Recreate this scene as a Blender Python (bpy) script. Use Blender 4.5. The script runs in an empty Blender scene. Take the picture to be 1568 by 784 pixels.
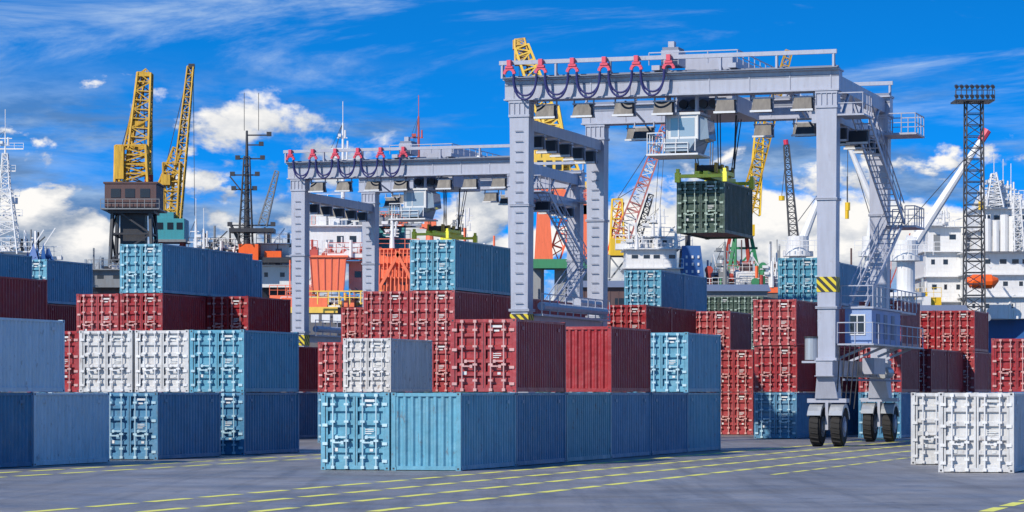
import bpy, math, random, bmesh
from mathutils import Vector, Matrix
R = random.Random(7)
sc = bpy.context.scene
F = 4450.0; PW = 1568.0; HZ = 600.0; CX = 784.0; EYE = 2.62
A = math.radians(17.65); SA = math.sin(A); CA = math.cos(A)
M = {}

def UV(u, v, z=0.0):           # yard grid (u along container length, v across) -> world
    return Vector((u*SA+v*CA, u*CA-v*SA, z))
def S(bx, by, d):              # surveyed bearing / elevation / distance -> world
    return Vector(((bx-CX)/F*d, d, EYE+(HZ-by)/F*d))

# ------------------------------------------------------------------ materials
def newmat(name):
    m = bpy.data.materials.new(name); m.use_nodes = True
    nt = m.node_tree; b = nt.nodes['Principled BSDF']
    return m, nt, b
def paint(name, col, rough=.5, dirt=.35, dirtcol=(.12,.09,.07), metal=0.0, rnd=.12, streak=True, rust=0.0, dent=0.0, fade=0.0):
    m, nt, b = newmat(name); N = nt.nodes; L = nt.links
    tc = N.new('ShaderNodeTexCoord'); mp = N.new('ShaderNodeMapping')
    mp.inputs['Scale'].default_value = (3.0,3.0,.45) if streak else (1,1,1)
    L.new(tc.outputs['Object'], mp.inputs['Vector'])
    oi = N.new('ShaderNodeObjectInfo')
    ad = N.new('ShaderNodeVectorMath'); ad.operation='ADD'
    sc_ = N.new('ShaderNodeMath'); sc_.operation='MULTIPLY'; sc_.inputs[1].default_value=57.0
    L.new(oi.outputs['Random'], sc_.inputs[0])
    L.new(mp.outputs[0], ad.inputs[0]); L.new(sc_.outputs[0], ad.inputs[1])
    n1 = N.new('ShaderNodeTexNoise'); n1.inputs['Scale'].default_value=1.3; n1.inputs['Detail'].default_value=8; n1.inputs['Roughness'].default_value=.65
    L.new(ad.outputs[0], n1.inputs['Vector'])
    r1 = N.new('ShaderNodeMapRange'); r1.inputs[1].default_value=.40; r1.inputs[2].default_value=.75; r1.inputs[4].default_value=dirt
    L.new(n1.outputs[0], r1.inputs[0])
    hs = N.new('ShaderNodeHueSaturation'); hs.inputs['Color'].default_value=(*col,1)
    mr = N.new('ShaderNodeMapRange'); mr.inputs[3].default_value=1-rnd; mr.inputs[4].default_value=1+rnd*1.3
    L.new(oi.outputs['Random'], mr.inputs[0]); L.new(mr.outputs[0], hs.inputs['Value'])
    mr2 = N.new('ShaderNodeMapRange'); mr2.inputs[3].default_value=1.06; mr2.inputs[4].default_value=.9
    L.new(oi.outputs['Random'], mr2.inputs[0]); L.new(mr2.outputs[0], hs.inputs['Saturation'])
    mx = N.new('ShaderNodeMix'); mx.data_type='RGBA'
    L.new(r1.outputs[0], mx.inputs[0]); L.new(hs.outputs[0], mx.inputs[6]); mx.inputs[7].default_value=(*dirtcol,1)
    out = mx.outputs[2]
    def layer(out,scale,mapscale,lo,hi,amt,c,ro=.72):
        n2 = N.new('ShaderNodeTexNoise'); n2.inputs['Scale'].default_value=scale; n2.inputs['Detail'].default_value=7; n2.inputs['Roughness'].default_value=ro
        mq = N.new('ShaderNodeMapping'); mq.inputs['Scale'].default_value=mapscale
        L.new(tc.outputs['Object'], mq.inputs['Vector'])
        a2 = N.new('ShaderNodeVectorMath'); a2.operation='ADD'
        L.new(mq.outputs[0], a2.inputs[0]); L.new(sc_.outputs[0], a2.inputs[1]); L.new(a2.outputs[0], n2.inputs['Vector'])
        r2 = N.new('ShaderNodeMapRange'); r2.inputs[1].default_value=lo; r2.inputs[2].default_value=hi; r2.inputs[4].default_value=amt
        L.new(n2.outputs[0], r2.inputs[0])
        m2 = N.new('ShaderNodeMix'); m2.data_type='RGBA'
        L.new(r2.outputs[0], m2.inputs[0]); L.new(out, m2.inputs[6]); m2.inputs[7].default_value=(*c,1)
        return m2.outputs[2]
    if fade>0: # chalky sun-faded patches
        out = layer(out,.9,(1,1,1.4),.48,.72,fade,tuple(.55*c+.18 for c in col),.6)
    if rust>0:
        out = layer(out,5,(1,1,.35) if streak else (1,1,1),.59,.68,rust,(.12,.05,.028))
    L.new(out, b.inputs['Base Color'])
    rr = N.new('ShaderNodeMapRange'); rr.inputs[3].default_value=rough-.12; rr.inputs[4].default_value=rough+.2
    L.new(n1.outputs[0], rr.inputs[0]); L.new(rr.outputs[0], b.inputs['Roughness'])
    b.inputs['Metallic'].default_value = metal
    if dent>0:
        n3=N.new('ShaderNodeTexNoise'); n3.inputs['Scale'].default_value=1.6; n3.inputs['Detail'].default_value=3
        a3=N.new('ShaderNodeVectorMath'); a3.operation='ADD'; L.new(tc.outputs['Object'],a3.inputs[0]); L.new(sc_.outputs[0],a3.inputs[1]); L.new(a3.outputs[0],n3.inputs['Vector'])
        bp=N.new('ShaderNodeBump'); bp.inputs['Strength'].default_value=1; bp.inputs['Distance'].default_value=dent
        L.new(n3.outputs[0],bp.inputs['Height']); L.new(bp.outputs[0],b.inputs['Normal'])
    return m

C=dict(dent=.07)
M['blue']  = paint('paint_blue',(.050,.20,.35),.38,.5,(.035,.08,.12),rust=.6,fade=.25,**C)
M['lblue'] = paint('paint_lightblue',(.075,.29,.42),.38,.45,(.05,.12,.16),rust=.6,fade=.25,**C)
M['teal']  = paint('paint_teal',(.09,.28,.36),.38,.45,(.06,.12,.14),rust=.6,fade=.25,**C)
M['red']   = paint('paint_red',(.33,.020,.027),.38,.5,(.10,.016,.018),rust=.5,fade=.14,**C)
M['white'] = paint('paint_white',(.56,.57,.58),.4,.55,(.27,.26,.25),rnd=.04,rust=.7,**C)
M['pale']  = paint('paint_pale',(.52,.63,.70),.4,.4,(.28,.32,.35),rnd=.04,rust=.6,**C)
M['green'] = paint('paint_green',(.045,.080,.058),.4,.35,(.025,.04,.03),rust=.4,**C)
M['cabw']  = paint('cabin_white',(.60,.62,.64),.35,.3,(.36,.35,.33),rnd=.02)
M['crane'] = paint('crane_paint',(.37,.395,.48),.34,.45,(.22,.23,.28),rnd=.02,rust=.18,dent=.015)
M['crdk']  = paint('crane_grey',(.17,.20,.27),.5,.3,(.10,.10,.13),rnd=.02)
M['steel'] = paint('galvanised',(.42,.45,.48),.32,.35,(.2,.17,.15),metal=.4)
M['dark']  = paint('dark_metal',(.03,.032,.04),.45,.3,(.07,.06,.055),rnd=.02)
M['tyre']  = paint('tyre_rubber',(.016,.016,.017),.8,.5,(.045,.04,.037),rnd=.02)
M['yel']   = paint('yellow_paint',(.78,.50,.02),.45,.3,(.3,.18,.03),rnd=.05,rust=.3)
M['ylattice']=paint('yellow_crane_paint',(.62,.36,.02),.55,.6,(.12,.07,.025),rnd=.08,rust=.6)
M['acid']  = paint('spreader_yellow',(.80,.78,.04),.4,.2,(.3,.3,.05),rnd=.02)
M['oran']  = paint('orange_paint',(.85,.12,.01),.45,.3,(.35,.06,.02),rnd=.03,rust=.3)
M['brown'] = paint('brown_paint',(.10,.055,.055),.6,.4,(.05,.03,.03))
M['tealc'] = paint('crane_teal',(.03,.27,.33),.5,.3,(.03,.12,.14))
M['rust']  = paint('red_primer',(.42,.04,.025),.6,.4,(.14,.04,.03))
M['shipw'] = paint('ship_white',(.70,.71,.72),.4,.3,(.42,.38,.33),rnd=.02,rust=.25)
M['shipb'] = paint('ship_blue',(.02,.10,.32),.4,.3,(.03,.06,.12),rnd=.02,rust=.3)
M['grey']  = paint('ship_grey',(.20,.22,.24),.5,.4,(.12,.1,.09))
M['lgreen']= paint('crane_green',(.03,.22,.09),.5,.3,(.03,.09,.04))
M['dblue'] = paint('cable_blue',(.02,.025,.13),.5,.1,(.03,.03,.06))
M['hook']  = paint('red_hook',(.60,.04,.09),.45,.1,(.2,.03,.05))
M['pink']  = paint('faded_red',(.50,.15,.13),.55,.4,(.3,.25,.22))
M['house'] = paint('ehouse_blue',(.20,.30,.54),.45,.2,(.15,.17,.25),rnd=.02)
M['decal'] = paint('decal_white',(.6,.62,.62),.6,.5,(.3,.3,.3))
M['hull_r']= paint('hull_rust',(.10,.11,.13),.6,.6,(.14,.07,.04),rust=.7)
m,nt,b = newmat('window_glass'); b.inputs['Base Color'].default_value=(.02,.03,.045,1); b.inputs['Roughness'].default_value=.08; M['glass']=m
m,nt,b = newmat('cab_glass'); b.inputs['Base Color'].default_value=(.26,.34,.42,1); b.inputs['Roughness'].default_value=.05; M['cglass']=m
m,nt,b = newmat('hazard_stripes'); N=nt.nodes;L=nt.links
tc=N.new('ShaderNodeTexCoord'); wv=N.new('ShaderNodeTexWave'); wv.bands_direction='DIAGONAL'; wv.inputs['Scale'].default_value=1.6
L.new(tc.outputs['Object'],wv.inputs['Vector']); cr=N.new('ShaderNodeValToRGB'); cr.color_ramp.interpolation='CONSTANT'
cr.color_ramp.elements[0].color=(.6,.48,.02,1); cr.color_ramp.elements[1].position=.5; cr.color_ramp.elements[1].color=(.02,.02,.02,1)
L.new(wv.outputs[0],cr.inputs[0]); L.new(cr.outputs[0],b.inputs['Base Color']); M['haz']=m

# ------------------------------------------------------------------ mesh builder
class MB:
    def __init__(s): s.v=[]; s.f=[]; s.m=[]; s.mats=[]
    def mi(s,k):
        if k not in s.mats: s.mats.append(k)
        return s.mats.index(k)
    def hexa(s,p,k):
        b=len(s.v); s.v+= [tuple(q) for q in p]; i=s.mi(k)
        for q in ((0,3,2,1),(4,5,6,7),(0,1,5,4),(1,2,6,5),(2,3,7,6),(3,0,4,7)):
            s.f.append(tuple(b+j for j in q)); s.m.append(i)
    def box(s,x0,x1,y0,y1,z0,z1,k):
        s.hexa([(x0,y0,z0),(x1,y0,z0),(x1,y1,z0),(x0,y1,z0),(x0,y0,z1),(x1,y0,z1),(x1,y1,z1),(x0,y1,z1)],k)
    def poly(s,p,k):
        b=len(s.v); s.v+=[tuple(q) for q in p]; s.f.append(tuple(range(b,b+len(p)))); s.m.append(s.mi(k))
    def beam(s,p,q,w,k,h=None):
        p=Vector(p);q=Vector(q);d=q-p
        if d.length<1e-6: return
        d.normalize(); ref=Vector((0,0,1)) if abs(d.z)<.98 else Vector((CA,-SA,0))
        a=d.cross(ref).normalized(); c=a.cross(d); h=h or w; a=a*w/2; c=c*h/2
        s.hexa([p-a-c,p+a-c,p+a+c,p-a+c,q-a-c,q+a-c,q+a+c,q-a+c],k)
    def cyl(s,p,q,r,k,n=10,r2=None,cap=True):
        p=Vector(p);q=Vector(q);d=(q-p)
        if d.length<1e-6: return
        d.normalize(); ref=Vector((0,0,1)) if abs(d.z)<.98 else Vector((1,0,0))
        a=d.cross(ref).normalized(); c=a.cross(d); r2=r if r2 is None else r2
        b=len(s.v); i=s.mi(k)
        for j in range(n):
            t=2*math.pi*j/n; e=a*math.cos(t)+c*math.sin(t)
            s.v.append(tuple(p+e*r)); s.v.append(tuple(q+e*r2))
        for j in range(n):
            j2=(j+1)%n; s.f.append((b+2*j,b+2*j2,b+2*j2+1,b+2*j+1)); s.m.append(i)
        if cap:
            s.f.append(tuple(b+2*j for j in range(n))); s.m.append(i)
            s.f.append(tuple(b+2*j+1 for j in range(n))); s.m.append(i)
    def lattice(s,p,q,w0,w1,n,t,k,d0=None,d1=None,k2=None):
        p=Vector(p);q=Vector(q);d=(q-p).normalized(); k2=k2 or k
        ref=Vector((0,1,0)); a=d.cross(ref).normalized(); c=a.cross(d)
        d0=d0 or w0; d1=d1 or w1
        def ring(f):
            w=(w0+(w1-w0)*f)/2; e=(d0+(d1-d0)*f)/2; o=p.lerp(q,f)
            return [o-a*w-c*e,o+a*w-c*e,o+a*w+c*e,o-a*w+c*e]
        rs=[ring(i/n) for i in range(n+1)]
        for i in range(4): s.beam(rs[0][i],rs[-1][i],t,k)
        for j in range(n):
            kk = k if (j//2)%2==0 else k2
            for i in range(4):
                i2=(i+1)%4
                s.beam(rs[j+1][i],rs[j+1][i2],t*.6,kk)
                if j%2: s.beam(rs[j][i],rs[j+1][i2],t*.55,kk)
                else:   s.beam(rs[j][i2],rs[j+1][i],t*.55,kk)
    def rail(s,pts,k,h=1.05,sp=1.3,t=.05):
        for p,q in zip(pts[:-1],pts[1:]):
            p=Vector(p);q=Vector(q);n=max(1,int((q-p).length/sp)); up=Vector((0,0,h))
            s.beam(p+up,q+up,t,k); s.beam(p+up*.52,q+up*.52,t*.7,k)
            for i in range(n+1):
                o=p.lerp(q,i/n); s.beam(o,o+up,t*.8,k)
    def stair(s,p,q,w,k,side=Vector((1,0,0)),n=None):
        p=Vector(p);q=Vector(q); a=side*w/2; n=n or int(abs(q.z-p.z)/.25)
        for e in (-1,1):
            s.beam(p+a*e,q+a*e,.06,k,.24)
            up=Vector((0,0,1.0)); s.beam(p+a*e+up,q+a*e+up,.05,k); s.beam(p+a*e+up*.5,q+a*e+up*.5,.035,k)
            for i in range(0,n+1,4):
                o=p.lerp(q,i/n)+a*e; s.beam(o,o+up,.04,k)
        for i in range(n+1):
            o=p.lerp(q,i/n); s.beam(o-a,o+a,.24,k,.04)
    def mesh(s,name):
        me=bpy.data.meshes.new(name); me.from_pydata(s.v,[],s.f); me.update()
        for k in s.mats: me.materials.append(M[k])
        me.polygons.foreach_set('material_index',s.m)
        return me
    def obj(s,name,loc=(0,0,0),rz=0.0,fix=True):
        me=s.mesh(name)
        if fix:
            bm=bmesh.new(); bm.from_mesh(me); bmesh.ops.recalc_face_normals(bm,faces=bm.faces); bm.to_mesh(me); bm.free()
        o=bpy.data.objects.new(name,me); o.location=loc; o.rotation_euler=(0,0,rz); sc.collection.objects.link(o); return o

# ------------------------------------------------------------------ containers
W,Ln,H = 2.438,6.058,2.591
def corr(mb,axis,a0,a1,z0,z1,face,depth,per,k,sgn):
    n=round((a1-a0)/per); per=(a1-a0)/n; pts=[]
    for i in range(n):
        o=a0+i*per
        pts+= [(o,0),(o+per*.28,0),(o+per*.5,1),(o+per*.78,1)]
    pts.append((a1,0))
    for (p,dp),(q,dq) in zip(pts[:-1],pts[1:]):
        P=face-sgn*depth*dp; Q=face-sgn*depth*dq
        if axis=='y': mb.poly([(P,p,z0),(Q,q,z0),(Q,q,z1),(P,p,z1)],k)
        else: mb.poly([(p,P,z0),(q,Q,z0),(q,Q,z1),(p,P,z1)],k)
def container_mesh(body,door):
    mb=MB(); k=body
    for x0,x1 in ((-W,-W+.15),(-.15,0)):
        for y0,y1 in ((0,.15),(Ln-.15,Ln)): mb.box(x0,x1,y0,y1,.118,H-.118,k)
    for x0,x1 in ((-W-.004,-W+.17),(-.17,.004)):
        for y0,y1 in ((-.006,.178),(Ln-.178,Ln+.006)):
            for z0,z1 in ((0,.118),(H-.118,H)): mb.box(x0,x1,y0,y1,z0,z1,k)
            for zc in (.06,H-.06):
                if y0<0: mb.box((x0+x1)/2-.035,(x0+x1)/2+.035,-.0075,.0,zc-.03,zc+.03,'dark')
                if x1>0: mb.box(0,.0055,(y0+y1)/2-.04,(y0+y1)/2+.04,zc-.03,zc+.03,'dark')
    for s0 in (-W+.01,-.07):
        mb.box(s0,s0+.06,.178,Ln-.178,.02,.17,k); mb.box(s0,s0+.06,.178,Ln-.178,H-.1,H-.02,k)
    for y0 in (.02,Ln-.1):
        mb.box(-W+.17,-.17,y0,y0+.08,.02,.15,k); mb.box(-W+.17,-.17,y0,y0+.08,H-.13,H-.015,k)
    corr(mb,'y',.15,Ln-.15,.17,H-.1,-.022,.06,.275,k,1)
    corr(mb,'y',.15,Ln-.15,.17,H-.1,-W+.022,.06,.275,k,-1)
    corr(mb,'x',-W+.15,-.15,.15,H-.13,Ln-.03,.06,.27,k,1)
    mb.poly([(-W+.03,.05,H-.03),(-.03,.05,H-.03),(-.03,Ln-.05,H-.03),(-W+.03,Ln-.05,H-.03)],k)
    mb.poly([(-W+.03,.05,.1),(-.03,.05,.1),(-.03,Ln-.05,.1),(-W+.03,Ln-.05,.1)],'dark')
    for yy in (.7,Ln-1.0):
        mb.box(-.03,.0,yy,yy+.3,H-.38,H-.26,k)
    if not door:
        corr(mb,'x',-W+.15,-.15,.15,H-.13,.03,.07,.27,k,-1)
    else:
        z0,z1=.15,H-.13
        for c0,c1 in ((-W+.165,-W/2-.008),(-W/2+.008,-.165)):
            n=5; hz=(z1-z0)/n
            mb.box(c0,c0+.07,.03,.08,z0,z1,k); mb.box(c1-.07,c1,.03,.08,z0,z1,k)
            prof=[]
            for i in range(n):
                o=z0+i*hz; prof+=[(o,0),(o+hz*.20,0),(o+hz*.30,1),(o+hz*.84,1),(o+hz*.94,0)]
            prof.append((z1,0))
            for (p,dp),(q,dq) in zip(prof[:-1],prof[1:]):
                mb.poly([(c0+.07,.045+.10*dp,p),(c1-.07,.045+.10*dp,p),(c1-.07,.045+.10*dq,q),(c0+.07,.045+.10*dq,q)],k)
            mb.box(c0-.010,c0+.006,.02,.05,z0,z1,'dark')
            for fx in (.27,.73):
                x=c0+(c1-c0)*fx
                mb.cyl((x,-.045,.06),(x,-.045,H-.06),.028,'rod',8)
                for z in (.09,H-.09): mb.box(x-.06,x+.06,-.075,.028,z-.05,z+.05,'rod')
                for z in (.42,.98,1.62,2.2): mb.box(x-.08,x+.08,-.075,.04,z-.038,z+.038,'rod')
                hx = .34 if fx<.5 else -.34
                zz=.92 if fx<.5 else 1.10
                mb.box(min(x,x+hx),max(x,x+hx),-.09,-.06,zz-.024,zz+.024,'rod')
                mb.box(x+hx-.05,x+hx+.05,-.085,.05,zz-.06,zz+.05,'rod')
        for x in (-W+.155,-.155):
            for z in (.3,.88,1.5,2.2): mb.box(x-.09,x+.09,-.035,.045,z-.05,z+.05,'rod')
        for (xx,zz,ww,hh) in ((-.95,2.28,.42,.08),(-.83,2.14,.2,.06),(-.86,1.35,.3,.03),(-.86,1.28,.3,.03),(-.86,1.21,.22,.03),(-.7,.62,.12,.09),(-2.0,.62,.16,.12)):
            mb.box(xx,xx+ww,.022,.03,zz,zz+hh,'decal')
    return mb
RODS={'blue':paint('rod_blue',(.36,.54,.62),.3,.4,(.1,.15,.2)),'lblue':paint('rod_lblue',(.40,.58,.65),.3,.4,(.1,.15,.2)),  # lighter than the body paint: glints on rods and hinges put into the colour
 'red':paint('rod_red',(.58,.33,.31),.3,.5,(.25,.07,.06)),'white':paint('rod_white',(.70,.71,.72),.3,.4,(.3,.25,.2)),'green':paint('rod_green',(.36,.45,.38),.3,.3,(.1,.12,.1))}
CM={}
CODE={'B':'blue','L':'lblue','T':'teal','R':'red','W':'white','P':'pale','G':'green'}
def cont(u,v,z,code):
    if code not in CM:
        c=CODE[code[0]]; M['rod']=RODS.get(c,RODS['blue'] if c in('teal',) else RODS['white'])
        mb=container_mesh(c,code[1:]!='e'); CM[code]=mb.mesh('shipping_container_mesh')
    o=bpy.data.objects.new('shipping_container',CM[code]); o.location=UV(u,v,z)
    o.rotation_euler=(0,0,-A+R.uniform(-.003,.003)); sc.collection.objects.link(o)
def stack(u,v,codes):
    for i,c in enumerate(codes):
        if c: cont(u+R.uniform(-.05,.05),v+R.uniform(-.025,.025),.006+i*2.597,c)
u0,v0=91.02,-30.73; c2=2.5
stack(u0,v0-c2,['L']); stack(u0,v0,['Le'])
for k,cs in enumerate([['B','R'],['T'],['Be','Re'],['B'],['Le','L']]): stack(u0+6.12*(k+1),v0,cs)
for k in (1,2,3,4): stack(u0+6.12*k,v0-c2,['B'])  # unseen column behind the front row, added for the shadow it casts
stack(130.5,-47.6,['B','W'])
stack(140,-47.6,['B','R','R','L']); stack(146.15,-47.6,['B','R','R','L'])
stack(140,-47.6-c2,['B','R','R']); stack(140,-47.6-2*c2,['B','R']); stack(146.15,-47.6-c2,['B','R','R'])
stack(152.3,-47.6,['B','R','R']); stack(158.45,-47.6,['B','R','R'])
stack(166.2,-61.4,['B','R','R']); stack(166.2,-61.4-c2,['B','R'])
stack(166.3,-44.6,['B','R','R']); stack(172.45,-44.6,['B','R','R']); stack(166.3,-44.6-c2,['B','R','R']); stack(172.45,-44.6-c2,['B','R','R'])
stack(179.3,-47.1,['B','R','R','L']); stack(185.45,-47.1,['B','R','R','L'])
stack(181,-43.0,['B','R','R']); stack(173.1,-39.7,['R','R']); stack(173.1,-39.7-c2,['R','R'])
stack(159.2,-34,['B','R','R']); stack(165.35,-34,['B','R','R','L']); stack(171.5,-34,['B','R','R','L']); stack(177.65,-34,['B','R','R','L'])
for k in range(4,8): stack(159.2+6.15*k,-34,['B'])
stack(163.0,-28.8,['B','R','R']); stack(172,-28.6,['R','R']); stack(184.2,-27.9,['B','R','R']); stack(190.35,-27.9,['B','R']); stack(184.2,-27.9-c2,['B','R','R'])
stack(178.1,-28.6,['B','R'])
stack(140.5,-18,['B','R']); stack(94.2,-12.97,['W']); stack(104.2,-15.6,['W'])
for i in range(2):
    stack(231+6.15*i,-52.1,['G','G','G','G']); stack(231,-52.1-c2*(i+1),['G','G','G','G'])
stack(86,-46.9,['B']); stack(92.15,-46.9,['Pe']); stack(102.4,-46.9,['B']); stack(110.9,-46.9,['B','L'])
stack(88.5,-46.95,[None,'Pe'])
stack(110.9,-46.9-c2,['B','W']); stack(110.9,-46.9-2*c2,['B','W']); stack(110.9,-46.9-3*c2,['B','R'])
stack(102.4,-46.9-c2,['B']); stack(92.1,-46.9-c2,['B'])
stack(145,-61.05,['B','R','R']); stack(151.15,-61.05,['B','R']); stack(157.3,-61.05,['B'])
stack(139.3,-63.53,['B','R','R','L']); stack(145.45,-63.53,['B','R','R','L']); stack(139.3,-66.05,['B','R','R'])
stack(153,-66.05,['B','R','R','L'])
stack(115.1,-61,['B','R','Re']); stack(108.9,-61,['B','R','Re'])
stack(144,-76.5,['B','R','R','L']); stack(153.7,-77.5,['B','R','R','L']); stack(137.85,-76.5,['B','R','R','L'])
cont(139.5,-33.4,10.45,'G')

# ------------------------------------------------------------------ gantry cranes
def lamp(mb,x,y,z,k,rod=.25):
    for e in (-.5,.5): mb.beam((x+e,y,z),(x+e,y,z-rod-.62),.06,k)
    t=z-rod
    mb.hexa([(x-.48,y-.45,t-.55),(x+.48,y-.45,t-.55),(x+.48,y+.35,t-.62),(x-.48,y+.35,t-.62),(x-.42,y-.24,t),(x+.42,y-.24,t),(x+.42,y+.2,t),(x-.42,y+.2,t)],'dark')
    mb.box(x-.54,x+.54,y-.5,y-.42,t-.66,t-.56,'cabw'); mb.box(x-.54,x+.54,y-.2,y+.2,t+.002,t+.07,k)
def gantry():
    mb=MB(); K='crane'; SX=15.4; SY=13.6
    for y in (0,SY):
        mb.box(-.75,SX+.6,y-.42,y+.42,17.1,18.0,K)
        mb.box(-.78,SX+.63,y-.66,y+.66,18.003,18.08,K); mb.box(-.77,SX+.62,y-.56,y+.56,17.02,17.097,K)
        for i in range(9):
            x=-.3+i*(SX+.5)/8; mb.box(x-.025,x+.025,y-.455,y+.455,17.1,18.0,K)
        mb.box(-.74,SX+.59,y-.44,y-.421,17.72,17.80,'crdk')  # dark strip painted on as the shade of the girder's upper slot
        oy = -.85 if y==0 else .85
        mb.box(-.75,SX+.6,y+min(oy,0),y+max(oy,0),18.085,18.13,'crdk')
        mb.beam((-.95,y+oy*.8,18.86),(SX+.55,y+oy*.8,18.86),.15,K,.2)
        for i in range(7):
            x=-.8+i*(SX+1.2)/6; mb.beam((x,y+oy*.8,18.1),(x,y+oy*.8,18.8),.11,K)
            mb.beam((x,y+oy*.8,18.4),(x,y,18.1),.06,K)
        mb.box(-.6,SX+.5,y-.12,y+.12,18.08,18.26,'crdk')
        for x in (0,SX):
            mb.hexa([(x-.42,y-.44,4.15),(x+.42,y-.44,4.15),(x+.42,y+.44,4.15),(x-.42,y+.44,4.15),
                     (x-.5,y-.46,17.0),(x+.5,y-.46,17.0),(x+.5,y+.46,17.0),(x-.5,y+.46,17.0)],K)
            mb.box(x-.54,x+.54,y-.52,y+.52,16.2,16.32,K); mb.box(x-.54,x+.54,y-.52,y+.52,16.9,17.015,K)
            for e in (-.52,-.26,0,.26,.49): mb.box(x+e,x+e+.03,y-.52,y-.46,16.32,16.9,K)
            mb.box(x-.5,x+.5,y-.52,y+.52,4.1,4.25,K)
            for z in (6.6,11.8):
                mb.box(x-.53,x+.53,y-.53,y+.53,z,z+.05,K); mb.box(x-.53,x+.53,y-.53,y+.53,z+.07,z+.12,K)
            for i in range(12): mb.box(x-.49,x-.45,y-.3,y+.3,5+i,5.04+i,'crdk')
            if x==0:
                for i in range(22): mb.beam((x-.2,y-.53,5+i*.5),(x+.2,y-.53,5+i*.5),.035,'crdk')
            if y==0:
                za=7.4 if x>0 else 5.75; mb.box(x-.475,x+.475,y-.475,y+.475,za,za+.72,'haz')
            mb.hexa([(x-.55,y-.5,2.3),(x+.55,y-.5,2.3),(x+.55,y+.5,2.3),(x-.55,y+.5,2.3),
                     (x-.4,y-.8,3.4),(x+.4,y-.8,3.4),(x+.4,y+.8,3.4),(x-.4,y+.8,3.4)],K)
            mb.box(x-.95,x+.95,y-.4,y+.4,2.1,2.3,K)
            mb.box(x-.07,x+.07,y-.4,y+.4,.8,2.1,K)
            for e in (-.52,.52):
                xc=x+e
                mb.cyl((xc-.20,y,.95),(xc+.20,y,.95),.95,'tyre',32)
                mb.cyl((xc-.26,y,.95),(xc+.26,y,.95),.84,'tyre',28)
                mb.cyl((xc-.27,y,.95),(xc+.27,y,.95),.50,'crdk',18); mb.cyl((xc-.3,y,.95),(xc+.32,y,.95),.28,K,14)
                for i in range(24):
                    a=2*math.pi*i/24; mb.beam((xc-.19,y+math.cos(a)*.95,.95+math.sin(a)*.95),(xc+.19,y+math.cos(a+.07)*.95,.95+math.sin(a+.07)*.95),.07,'tyre',.05)
                for i in range(9):
                    a0=math.radians(20+i*14.5); a1=math.radians(20+(i+1)*14.5)
                    r=1.07; r2=1.11
                    def P(a,rr,xx): return (xx,y+math.cos(a)*rr,.95+math.sin(a)*rr)
                    mb.hexa([P(a0,r,xc-.31),P(a0,r,xc+.31),P(a1,r,xc+.31),P(a1,r,xc-.31),P(a0,r2,xc-.31),P(a0,r2,xc+.31),P(a1,r2,xc+.31),P(a1,r2,xc-.31)],'steel')
                    for xs in (-.325,.311): mb.hexa([P(a0,.93,xc+xs),P(a0,.93,xc+xs+.014),P(a1,.93,xc+xs+.014),P(a1,.93,xc+xs),P(a0,r2,xc+xs),P(a0,r2,xc+xs+.014),P(a1,r2,xc+xs+.014),P(a1,r2,xc+xs)],'steel')
    for x in (0,SX):
        mb.box(x-.36,x+.36,.47,SY-.47,15.6,16.15,K)
        mb.box(x-.40,x+.40,-1.0,SY+1.0,3.4,4.097,K)
        mb.box(x-.46,x+.46,-1.05,SY+1.05,4.0975,4.13,K); mb.box(x-.46,x+.46,-1.05,SY+1.05,3.36,3.397,K)
        for j in range(7):
            y=1.4+j*1.8; mb.box(x-.44,x+.44,y-.03,y+.03,3.4,4.1,K)
        mb.beam((x+.9,-.8,3.2),(x+.9,SY+.8,3.2),.1,'crdk')
        for y in (2.2,4.6,7,9.4,11.6): lamp(mb,x,y,15.55,K,rod=.12)
    for s,x in ((-1,0),(1,SX)):
        x0,x1=sorted((x+s*.5,x+s*2.0))
        if s>0:
            mb.box(x0,x1+.25,-.3,SY+.3,4.85,4.93,K); mb.rail([(x1+.2,-.3,4.93),(x1+.2,SY+.3,4.93)],K,1.0,1.5); mb.rail([(x0,-.3,4.93),(x1+.2,-.3,4.93)],K,1.0,.8)
            mb.box(x0+.15,x1-.05,.8,8.6,4.94,6.62,'house'); mb.box(x0+.05,x1+.05,.7,8.7,6.623,6.72,K)
            mb.rail([(x0,.6,6.72),(x1+.05,.6,6.72),(x1+.05,12.8,6.72)],K,1.0,1.1)
            mb.box(x0,x1,8.75,13.0,6.6,6.7,K)
            mb.box(x0+.35,x0+1.15,.76,.8,5.35,6.35,'cabw'); mb.box(x0+.42,x0+.72,.745,.79,5.42,6.28,'glass'); mb.box(x0+.78,x0+1.08,.745,.79,5.42,6.28,'glass')
            for yy in (2.0,4.0,6.0): mb.box(x1-.05,x1-.03,yy,yy+.9,5.2,6.4,'crdk')
            mb.cyl((x-.75,-.3,4.15),(x-.75,-.3,5.2),.33,'steel',16); mb.cyl((x-.75,-.3,5.2),(x-.75,-.3,5.28),.37,'dark',16)
            mb.box(x-1.15,x-.3,-.7,.1,4.0,4.1,K)
            for yy in (1,5,9,12.5): mb.beam((x,yy,4.1),(x+1.8,yy,4.85),.12,K)
            mb.box(x+.7,x+1.3,5,8,3.5,4.3,K); mb.cyl((x+1.0,9,3.6),(x+1.0,10.5,3.6),.3,'steel',12)
            for i in range(5): mb.beam((x+.6+i*.25,-.2,4.85),(x+.5+i*.2,-.3,2.6-.2*i),.04,'dark')
        else:
            mb.box(x-.5,x+.9,.6,SY-.6,6.4,6.5,K); mb.rail([(x+.85,.6,6.5),(x+.85,SY-.6,6.5)],K,1.0,1.3)
            mb.cyl((x+.7,1,6.9),(x+.7,SY-1,6.9),.22,K,10)
            mb.cyl((x+.2,9,7.3),(x+.2,SY-.6,7.3),.25,K,10)
            mb.box(x-.3,x+.4,.46,SY-.46,6.0,6.39,K)
    X=SX+1.25
    mb.stair((X,1.8,15.9),(X,11.4,11.35),.8,K)
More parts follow.
